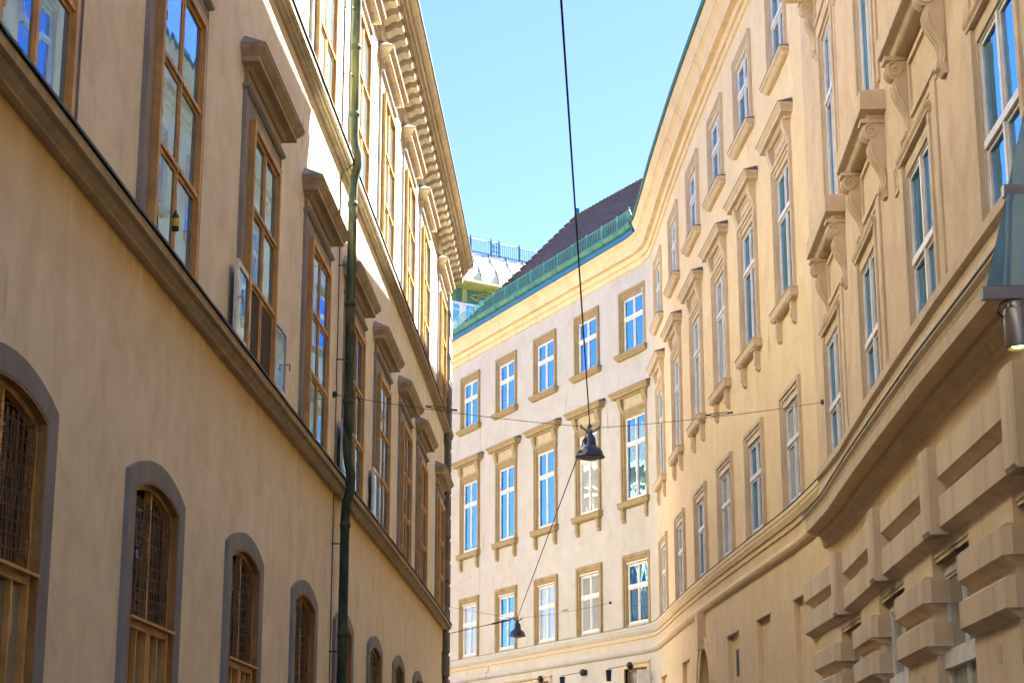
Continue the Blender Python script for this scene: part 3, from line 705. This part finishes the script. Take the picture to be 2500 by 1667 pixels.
NT_ = dict(surround=s.mesh('near_tall_s', 'trim_r'), kids=[('shelf', sh.mesh('near_shelf', 'trim_r'), I4), ('apron_panel', ap.mesh('near_apron', 'trim_r'), I4), ('scroll_bracket', vm, T((-1.2, 0, -.46))), ('scroll_bracket', vm, T((1.2, 0, -.46))),
    ('scroll_bracket', vm, T((-1.28, 0, 4.96))), ('scroll_bracket', vm, T((1.28, 0, 4.96))), ('frieze_panel', fz.mesh('near_frieze', 'trim_r'), I4), ('hood', hd.mesh('near_hood', 'corn_r'), I4), ('frame', fr.mesh('near_tall_f', 'white'), I4), ('pane', pn.mesh('near_tall_p', 'gl_r'), I4)])
for c in nw:
    place(RB, FR, c, 6.45, NL, .08); place(RB, FR, c + .85, 10.66, NT_, .08)
# small wall grille
gm = MB().ring(-.17, .17, 0, .42, .03, 0, .03); gm2 = MB().box(-.14, .14, .0, .008, .03, .39)
for i in range(5): gm.box(-.14, .14, .008, .02, .06 + i * .07, .08 + i * .07)
for i in range(3): gm.box(-.09 + i * .09 - .008, -.09 + i * .09 + .008, .008, .022, .03, .39)
gr = obj('vent_grille', gm.mesh('grille', 'pl_r'), RB, FR.M(69.75, 8.75, .08)); obj('grille_mesh', gm2.mesh('grille_dark', 'black'), gr)

# --- rusticated ground floor of the near part
blk = MB().tierx([(-1.24, 1.24, 0, .46, 0), (-1.3, 1.3, .0, .46, .04), (-1.3, 1.3, .0, .46, .10), (-1.27, 1.27, .03, .43, .13)]).mesh('pier_block', 'rust')
blk = MB(); blk.extr([(-.2, .0), (.05, .0), (.20, .10), (.20, .41), (.14, .455), (-.2, .455)], -1.20, 1.20)
blk.tierx([(-1.30, 1.30, .095, .415, -.2), (-1.30, 1.30, .095, .415, .10), (-1.20, 1.20, .101, .409, .1990)])
blk = blk.mesh('pier_block', 'rust')
crs = MB(); crs.extr([(0, 0), (.04, 0), (.20, .09), (.20, .46), (.17, .49), (0, .49)], -2.17, 2.17); crs = crs.mesh('lintel_course', 'rust')
sft = MB().box(-1.16, 1.16, -.22, .045, 0, 6.0).mesh('pier_shaft', 'rust')
key = MB().tierx([(-.26, .26, .05, 1.12, 0), (-.27, .27, 0, 1.12, .12), (-.26, .26, .0, 1.12, .31), (-.21, .21, .05, 1.10, .345)])
key.add([(-.26, 0, .0), (.26, 0, .0), (.26, -.24, .0), (-.26, -.24, .0), (-.7, 0, -.12), (.7, 0, -.12)], [(0, 1, 2, 3)])
key = key.mesh('keystone', 'rust')
for i, c in enumerate(pc):
    sh_o = obj('pier', sft, RB, FR.M(c, -Z0, 0))
    for z in (3.07 - .46 + .0, 2.5 - .46, .6, .05): obj('pier_block', blk, sh_o, Matrix.Translation((0, 0, z + Z0)))
    obj('air_vent', MB().ring(-.11, .11, 0, .22, .015, .045, .05).box(-.09, .09, .045, .047, .02, .2).mesh('pier_vent', 'trim_r'), sh_o, Matrix.Translation((.1, 0, 1.62 + Z0)))
    obj('lintel_course', crs, RB, FR.M(c, 4.05, 0)); obj('lintel_course', crs, RB, FR.M(c, 3.42, 0))
obj('pier_infill', MB().sweep(FR, [(0, 3.3), (.02, 3.3), (.02, 4.6), (0, 4.6)], STEP + .3, SR1, closed=True).mesh('lintel_wall', 'rust'), RB)
fr = MB(); pn = MB(); sash(1.22, -3.6, 0, -1.15, -.14, fr, pn, .09); fr.box(-1.22, 1.22, -.2, -.05, -1.32, -1.12)
s = MB(); s.box(-1.25, 1.25, -.22, -.12, .0, .24)
NG = dict(surround=s.mesh('ground_win_s', 'trim_r'), kids=[('frame', fr.mesh('ground_win_f', 'white'), I4), ('pane', pn.mesh('ground_win_p', 'gl_k'), I4)])
for c in nw[:5]:
    obj('keystone', key, RB, FR.M(c + .3, 3.42, 0)); place(RB, FR, c + .25, 3.16, NG, 0)
mb = MB().sweep(FR, [(0, -Z0), (.2, -Z0), (.2, 1.25), (.16, 1.3), (0, 1.34)], STEP, SR1, closed=True); obj('plinth', mb.mesh('plinth', 'rust'), RB)

# --- plain ground floor of the far part: blind niches, arched doorway, plaque
nm_ = MB().box(-.9, .9, -.16, -.12, -3.3, .05)
nm_.box(-.83, -.82, -.13, 0, -3.22, 0); nm_.box(.82, .83, -.13, 0, -3.22, 0)
nm_ = nm_.mesh('niche_back', 'pl_r')
hdn = MB().box(-.9, .9, -.14, .02, -.0, .035).mesh('niche_head', 'trim_r')
for c in niche:
    n_ = obj('blind_niche', nm_, RB, FR.M(c, 4.42, 0)); obj('niche_head', hdn, n_)
ao = [(-1.1, -2)] + [(1.1 * math.sin(a), 1.55 * math.cos(a)) for a in [-math.pi / 2 + math.pi * i / 20 for i in range(21)]] + [(1.1, -2)]
ou = [(-1.45, -2)] + [(1.45 * math.sin(a), 1.85 * math.cos(a)) for a in [-math.pi / 2 + math.pi * i / 20 for i in range(21)]] + [(1.45, -2)]
ar = MB().band(ou, ao, -.05, .06); ar.band([(x * .94, z * .96) for x, z in ou], [(x * .99, z * .99) for x, z in ou], .06, .09)
# spandrels closing the rectangular wall hole to the arch
sp_o = [(-1.12, -.02), (-1.12, 1.62), (0, 1.62), (1.12, 1.62), (1.12, -.02)]
ns = 21; sq = []
for i in range(ns):
    a = -math.pi / 2 + math.pi * i / 20; x, z = math.sin(a), math.cos(a); k_ = 1.12 / max(abs(x), 1e-6) if abs(x) * 1.62 > z * 1.12 else 1.62 / z
    sq.append((x * k_, z * k_))
ar.band(sq, ao[1:-1], -.04, .0)
ar_o = obj('doorway', ar.mesh('arch_trim', 'pl_r'), RB, FR.M(43.25, 2.92, 0))
dk = MB().band([(x * 1.02, z) for x, z in ao], [(x * .97, z * .98) for x, z in ao], -1.3, -.04); obj('passage', dk.mesh('passage', 'pl_r'), ar_o)
obj('door', MB().box(-1.15, 1.15, -1.35, -1.28, -4.5, 1.62).box(-.02, .02, -1.28, -1.25, -4.5, 1.5).mesh('door_leaf', 'wood_d'), ar_o)
ks = MB(); ks.plate([(-.17, -.0), (.17, -.0), (.30, 1.02), (-.30, 1.02)], .0, .22); obj('keystone', ks.mesh('arch_keystone', 'pl_r'), ar_o, Matrix.Translation((-.1, 0, 1.5)))
mb = MB().bbox(-.4, .4, 0, .04, 0, .66, .01); po = obj('plaque', mb.mesh('plaque', 'plaque'), RB, FR.M(48.25, 3.36, -.115))
ln = MB()
rnd = random.Random(9)
for i in range(9):
    x = -.34
    while x < .3:
        w = rnd.uniform(.03, .1); ln.box(x, min(x + w, .34), .04, .043, .59 - i * .065, .605 - i * .065); x += w + .02
# shop fronts under the end facade
for a, b in ((10.6, 15.9), (17.2, 22.2), (28.4, 30.2)):
    c = (a + b) / 2; h = (b - a) / 2
    s = MB().ring(-h - .12, h + .12, 0, 4.74, .16, 0, .06, wb=0); s.box(-h, h, -.25, -.2, 0, 4.62); s.tier([(h + .16, .08, 4.70), (h + .18, .12, 4.74), (h + .16, .02, 4.80)])
    so_ = obj('shopfront', s.mesh('shopfront', 'trim_r'), RB, FR.M(c, .38, 0))
    fr = MB().ring(-h + .02, h - .02, 0, 4.6, .1, -.19, -.1); obj('frame', fr.mesh('shop_frame', 'wood_d'), so_)
    obj('pane', MB().box(-h + .1, h - .1, -.18, -.16, .08, 4.5).mesh('shop_pane', 'gl_k'), so_)
# thin vertical joint / conduit on the end facade and small cable clips
cd = MB().tube([FR.P(15.25, .012, z) for z in (9.0, 16.4)], .009, 5); cd.tube([FR.P(10.5, .012, 9.6), FR.P(14.9, .012, 9.9)], .008, 5)
cd.tube([FR.P(16.2, .05, 4.2), FR.P(16.2, .05, 5.35), FR.P(16.2, .15, 5.5), FR.P(16.2, .15, 5.62), FR.P(16.2, .02, 5.75), FR.P(16.2, .02, 5.95)], .014, 5)
obj('conduit', cd.mesh('conduit', 'trim_r'), RB)

# ================================================================== PUB WALL LAMPS
def wall_lamp():
    r_ = thing('wall_lamp', 'x', 'wall lamp')
    bl = MB(); bl.lathe([(.0, -.13), (.06, -.12), (.11, -.07), (.13, 0), (.11, .07), (.06, .12), (0, .13)], 20, (0, -.13, 0)); bl.box(-.1, .1, 0, .03, -.1, .1)
    obj('mount', bl.mesh('lamp_mount', 'black', True), r_)
    obj('arm', MB().tube([(0, -.24, .0), (0, -.95, -.14)], .013, 6).mesh('lamp_arm', 'black'), r_)
    sh = MB().lathe([(.0, .0), (.115, .0), (.12, .03), (.12, .04), (.105, .04), (.085, -.36), (.08, -.36), (.0, -.36)], 18, (0, -.98, -.22))
    sh.tube([(.05, -.98, -.19), (.035, -.98, -.13), (0, -.98, -.11), (-.035, -.98, -.13), (-.05, -.98, -.19)], .008, 5)
    obj('lamp_shade', sh.mesh('lamp_bucket', 'lampm', True), r_)
    return r_
WLP = [(29.05, 'black ball-mounted bucket lamp nearest the corner where the facades meet'), (25.3, 'second black bucket lamp from the corner of the end facade'), (21.6, 'black bucket lamp on the end facade, leftmost of those in view')]
base = wall_lamp(); base.matrix_world = FR.M(29.05, 5.06, 0); base['label'] = WLP[0][1]; base['group'] = 'pub lamps on the end facade'
for s, lb in WLP[1:]:
    r_ = base.copy(); COL.objects.link(r_); r_.matrix_world = FR.M(s, 5.06, 0); r_['label'] = lb
    for ch in list(base.children):
        c = ch.copy(); COL.objects.link(c); c.parent = r_
# thin edge-on sign
sg = thing('projecting_sign', 'thin cream projecting sign seen edge-on beside the rightmost bucket lamp', 'sign', (0, 0, 0))
mw = FR.M(30.6, 4.2, 0)
obj('sign_board', MB().box(-.02, .02, .1, .55, -.6, .6).mesh('sign_board', 'white_l'), sg, mw); obj('sign_pole', MB().tube([(0, -.08, -.9), (0, -.08, 1.0)], .02, 6).box(-.02, .02, 0, .1, .3, .34).mesh('sign_pole', 'trim_r'), sg, mw)

# ================================================================== HANGING LAMPS AND WIRES
def Vz(x, y, z): return Vector((x, y, z + Z0))
J1 = Vz(1.418, 32.81, 6.80); J2 = Vz(.1667, 57.87, 5.9)
def hanging_lamp(loc, label):
    r_ = thing('hanging_street_lamp', label, 'street lamp', loc, 'bell street lamps hung over the street')
    sh = MB().lathe([(.03, -.07), (.045, -.10), (.05, -.14), (.085, -.17), (.105, -.22), (.115, -.33), (.125, -.36), (.17, -.385), (.215, -.43), (.24, -.49), (.245, -.535), (.268, -.55), (.268, -.565), (.25, -.57), (.235, -.55), (.225, -.50), (.2, -.44), (.0, -.42)], 40)
    obj('shade', sh.mesh('bell_shade', 'lampm', True), r_)
    gb = MB().lathe([(.225, -.555), (.2, -.565), (.15, -.60), (.08, -.615), (0, -.62)], 28); obj('glass_bowl', gb.mesh('glass_bowl', 'bulbglass', True), r_)
    ir = MB(); ir.tube([(0, 0, .05), (0, 0, -.12)], .022, 8); ir.tube([(-.17, 0, .0), (-.06, 0, -.085), (0, 0, -.09), (.06, 0, -.085), (.17, 0, .0)], .018, 6)
    for x in (-.17, .17): ir.lathe([(.0, -.05), (.02, -.04), (.028, 0), (.02, .03), (0, .04)], 8, (x, 0, 0))
    ir.lathe([(.0, -.03), (.04, -.02), (.045, .02), (.0, .04)], 10, (0, 0, .02)); ir.lathe([(.0, -.03), (.03, -.01), (.03, .02), (.0, .03)], 8, (.03, 0, -.06))
    obj('hanger', ir.mesh('lamp_hanger', 'steel'), r_)
    return r_
h1 = hanging_lamp(J1, 'large dark bell street lamp hanging in mid street before the tall windows'); h1.rotation_euler = (0, 0, R(20))
h2 = hanging_lamp(J2, 'small far bell street lamp hanging low in front of the first-floor windows'); h2.rotation_euler = (0, 0, R(40))
def span(name, pts, r, label, sag=0., mat='cable'):
    P = []
    for a, b in zip(pts[:-1], pts[1:]):
        a, b = Vector(a), Vector(b)
        for i in range(13):
            t = i / 12; p = a.lerp(b, t); p.z -= sag * 4 * t * (1 - t)
            if not P or (p - P[-1]).length > 1e-4: P.append(p)
    o = obj(name, MB().tube(P, r, 6).mesh(name, mat, True)); return tag(o, label, 'cable')
la = FL.P(24.67, .02, 6.92); ra = FR.P(60.35, .1, 7.72)
JL = J1 + Vector((-.17, -.06, 0)); JR = J1 + Vector((.17, .06, 0))
w1 = span('span_wire', [la, JL], .0055, 'thin wire from the drainpipe wall holding the large lamp, left half', .05)
w2 = span('span_wire', [JR, ra], .0055, 'thin wire from the large lamp to the golden wall on the right', .05)
hook = MB().lathe([(0, -.06), (.05, -.04), (.06, 0), (.05, .04), (0, .06)], 8, la); obj('wall_hook', hook.mesh('wall_hook', 'black'), w1)
hook = MB().lathe([(0, -.06), (.05, -.04), (.06, 0), (.05, .04), (0, .06)], 8, ra); obj('wall_hook', hook.mesh('wall_hook', 'black'), w2)
def turnbuckle(w, a, b, t):
    a, b = Vector(a), Vector(b); d = (b - a).normalized(); p = a.lerp(b, t); m = MB()
    m.tube([p - d * .2 + Vector((0, 0, .02)), p + d * .2 + Vector((0, 0, .02))], .008, 6); m.tube([p - d * .2 - Vector((0, 0, .02)), p + d * .2 - Vector((0, 0, .02))], .008, 6); m.tube([p - d * .3, p - d * .2], .018, 6); m.tube([p + d * .2, p + d * .3], .018, 6)
    obj('turnbuckle', m.mesh('turnbuckle', 'black'), w)
turnbuckle(w1, la, JL, .42); turnbuckle(w2, JR, ra, .52)
A2 = Vector((-29., 89.6, 14.26 + Z0)); r2_ = FR.P(27.39, .02, 7.44)
w3 = span('span_wire', [A2, J2 + Vector((-.15, .05, 0))], .006, 'thin wire behind the cream palace corner holding the small far lamp', .0)
w4 = span('span_wire', [J2 + Vector((.15, -.05, 0)), r2_], .006, 'thin wire from the small far lamp to the end facade', .05)
hook = MB().lathe([(0, -.06), (.05, -.04), (.06, 0), (.05, .04), (0, .06)], 8, r2_); obj('wall_hook', hook.mesh('wall_hook', 'black'), w4)
turnbuckle(w4, J2, r2_, .47); turnbuckle(w3, A2, J2, .9)
ctop = Vz(.42, 14.5, 6.73)
dirc = (ctop - J1).normalized(); cfar = J1 + dirc * 48
c1 = span('power_cable', [cfar, J1], .011, 'thick black cable running overhead from above the viewer to the large lamp')
c2 = span('power_cable', [J1 + Vector((-.02, 0, 0)), J2], .011, 'black cable running from the large lamp down to the small far lamp')
c3 = span('power_cable', [J2, FL.P(SL1 - .1, 0.02, 5.2)], .012, 'black cable from the small far lamp to the palace corner')
m = MB(); d = (Vector(FL.P(SL1 - .1, .02, 5.2)) - J2).normalized(); m.tube([J2 + d * .3, J2 + d * 1.1], .028, 8); obj('cable_clamp', m.mesh('cable_clamp', 'black'), c3)

# ================================================================== GLASS CANOPY (near right)
CN = thing('glass_canopy', 'blue glass canopy on steel bars with lit spotlights at the right edge', 'canopy', (0, 0, 0))
def CP(x, y): return (x, y, 3.45 + 1.2 * (y - 12) + Z0)
nrm = Vector((0, -1.2, 1)).normalized() * .02
L0, L1 = Vector(CP(3.22, 12.0)), Vector(CP(4.25, 14.0)); R0, R1 = Vector(CP(5.2, 12.0)), Vector(CP(5.2, 14.0))
mb = MB(); v = [L0, R0, R1, L1]; v = v + [p + nrm for p in v]; mb.add(v, [(3, 2, 1, 0), (4, 5, 6, 7), (0, 1, 5, 4), (1, 2, 6, 5), (2, 3, 7, 6), (3, 0, 4, 7)])
obj('glass_panel', mb.mesh('canopy_glass', 'canopy'), CN)
for y, x in ((12.0, 3.2), (12.85, 3.63)):
    p = CP(x, y); mb = MB().add([], []); a = Vector(p)
    bb = MB(); x0, x1, yy, zz = x - .03, 5.25, y, p[2]
    for (ya, yb, za, zb) in ((-.1, -.02, -.10, -.015),):
        vv = [(X, yy + Y, zz + Zq) for Zq in (za, zb) for Y in (ya, yb) for X in (x0, x1)]
        bb.add(vv, [(0, 2, 3, 1), (4, 5, 7, 6), (0, 1, 5, 4), (2, 6, 7, 3), (0, 4, 6, 2), (1, 3, 7, 5)])
    obj('frame_bar', bb.mesh('canopy_bar', 'steel'), CN)
    sx = x + (.20 if y == 12.0 else .18)
    sp_ = MB(); o3 = (sx, y - .06, zz - .12)
    sp_.lathe([(.0, -.05), (.085, -.05), (.09, -.06), (.09, -.31), (.086, -.32), (.075, -.32), (.07, -.30), (0, -.30)], 28, o3); sp_.lathe([(.02, .02), (.055, .0), (.06, -.03), (.06, -.05)], 16, o3)
    spo = obj('spotlight', sp_.mesh('spot_body', 'spot', True), CN)
    obj('spot_cable', MB().tube([(sx - .05, y - .06, zz - .1), (sx - .11, y - .06, zz - .13), (sx - .13, y - .06, zz - .18), (sx - .10, y - .06, zz - .22), (sx - .06, y - .06, zz - .20)], .008, 6).mesh('spot_cable', 'black'), spo)
    if y == 12.0:
        obj('lens', MB().lathe([(0, -.3045), (.05, -.3045), (.052, -.3)], 20, o3).mesh('spot_lens', 'lens'), spo)
mb = MB().box(5.15, 5.4, -14.2, -11.9, 4.9, 5.0).mesh('canopy_wall_rail', 'steel'); obj('wall_rail', mb, CN)

# ================================================================== BACKGROUND BUILDING (green copper and pale mansard)
BG = thing('domed_roof_building', 'distant building with pale curved metal roof, ridge railing and green copper frieze', 'building', (0, 0, 0))
ax = np.array([-2.564, 113.18]); bx = np.array([1.897, 116.3]); dd = (bx - ax) / np.linalg.norm(bx - ax)
FB = Fac([tuple(ax - dd * 14), tuple(ax + dd * 22)], -14.)   # street side is to the right of travel
bp = [(-.4, 35.1), (-.15, 34.75), (.0, 34.4), (.25, 34.1), (.55, 33.8), (.75, 33.4), (.85, 32.95), (.9, 32.75), (-3, 32.75)]
obj('roof', MB().sweep(FB, [(-9, 35.1)] + bp, -13, 20).mesh('mansard', 'paleroof', False), BG)
sm = MB()
for i in range(22): sm.tube([FB.P(-12 + i * 1.35, d + .02, z) for d, z in bp[:-1]], .045, 5)
obj('roof_seams', sm.mesh('seams', 'relief'), BG)
obj('eaves', MB().sweep(FB, [(-1, 32.74), (1.0, 32.74), (1.05, 32.6), (.9, 32.5), (.6, 32.42), (.3, 32.35), (-1, 32.35)], -13, 20, closed=True).mesh('bg_eaves', 'lime'), BG)
wl = MB().sweep(FB, [(.02, 32.4), (.02, 31.45)], -13, 20, caps=False)
obj('frieze', wl.mesh('bg_frieze', 'relief'), BG)
rl = MB()
for i in range(8):
    s0 = -11 + i * 3.4 + .6; rl.tube([FB.P(s0 + 1.2 + 1.0 * math.cos(a) * (1 + .12 * math.cos(4 * a)), .05, 31.93 + .3 * math.sin(a) * (1 + .15 * math.cos(4 * a))) for a in [2 * math.pi * k / 24 for k in range(25)]], .05, 5)
    rl.tube([FB.P(s0 + 1.2 + .6 * math.cos(a), .05, 31.93 + .16 * math.sin(a)) for a in [2 * math.pi * k / 16 for k in range(17)]], .035, 5)
    rl.sweep(FB, [(.02, 31.5), (.1, 31.5), (.1, 32.38), (.02, 32.38)], s0 - .6, s0 - .25, closed=True)
obj('frieze_ornament', rl.mesh('bg_relief', 'lime'), BG)
mb = MB()
mb.sweep(FB, [(0, -Z0), (0, 31.44), (-8, 31.44), (-8, -Z0)], -13, 20, closed=True)
obj('wall', mb.mesh('bg_wall', 'white_l'), BG)
s = MB().ring(-.8, .8, 0, 1.3, .1, 0, .08); s.box(-.04, .04, .02, .08, .1, 1.2); s.box(-.7, .7, .02, .08, .8, .86); s = s.mesh('bg_win', 'white')
pnm = MB().box(-.7, .7, .01, .02, .1, 1.2).mesh('bg_pane', 'gl_r')
for i in range(9):
    w = obj('window', s, BG, FB.M(-9.3 + i * 1.9, 30.1, .0)); obj('pane', pnm, w)
rl = MB(); rl.tube([FB.P(-13, -.4, 36.0), FB.P(20, -.4, 36.0)], .035, 5); rl.tube([FB.P(-13, -.4, 35.15), FB.P(20, -.4, 35.15)], .035, 5)
x = -6.
while x < 9:
    if not (1.35 < (x % 5.2) - 0 < 1.35): rl.tube([FB.P(x + .02 * math.sin(k * 2.2), -.4, 35.15 + .85 * k / 8) for k in range(9)], .016, 4)
    x += .16
ps = MB()
psm = MB().tube([(0, 0, 0), (0, 0, 1.12)], .05, 6).lathe([(0, 0), (.05, .03), (.06, .08), (.02, .14), (0, .2)], 8, (0, 0, 1.12)).mesh('bg_post', 'teal_d')
for a in range(4):
    c0 = a * math.pi / 2; ps.tube([FB.P(2.065 + .26 * math.cos(c0) - 0 + .16 * math.cos(c0 + math.pi + t), -.4, 35.58 + .36 * math.sin(c0) + .2 * math.sin(c0 + math.pi + t)) for t in [-1.2 + .3 * k for k in range(9)]], .03, 5)
ro_ = obj('ridge_railing', rl.mesh('bg_rail', 'teal_d'), BG); obj('railing_rosette', ps.mesh('bg_rosette', 'teal_d'), ro_)
for x in (.15, 1.75, 2.38, 4.0, -1.4): obj('railing_post', psm, ro_, Matrix.Translation(FB.P(x, -.4, 35.0)))

# ================================================================== NEIGHBOUR HOUSE (seen only in the window reflections)
NB = thing('neighbour_house', 'pale sunlit house beyond the palace, mirrored in the end facade windows', 'building', (0, 0, 0))
FN = Fac([(-29, 60), (-29, 97)])
mb = MB().sweep(FN, [(0, -Z0), (0, 20), (-12, 20), (-12, -Z0)], 0, 37, closed=True); obj('wall', mb.mesh('nb_wall', 'rust'), NB)
obj('cornice', MB().sweep(FN, [(0, 19.2), (.3, 19.4), (.7, 19.9), (.7, 20.2), (0, 20.4)], 0, 37, closed=True).mesh('nb_cornice', 'trim_l'), NB)
obj('roof', MB().sweep(FN, [(.6, 20.2), (-5, 24), (-12, 20)], 0, 37, closed=True).mesh('nb_roof', 'tiles'), NB)
nw_ = MB().ring(-.9, .9, 0, 2.6, .2, 0, .12).tier([(1.1, .1, 2.75), (1.2, .3, 2.9), (1.2, .0, 3.05)]).mesh('nb_window', 'trim_l'); np_ = MB().box(-.7, .7, .01, .03, .2, 2.4).mesh('nb_pane', 'gl_dark')
for i in range(9):
    for z in (3, 8, 12.5, 16):
        w = obj('window', nw_, NB, FN.M(3 + i * 4., z)); obj('pane', np_, w)
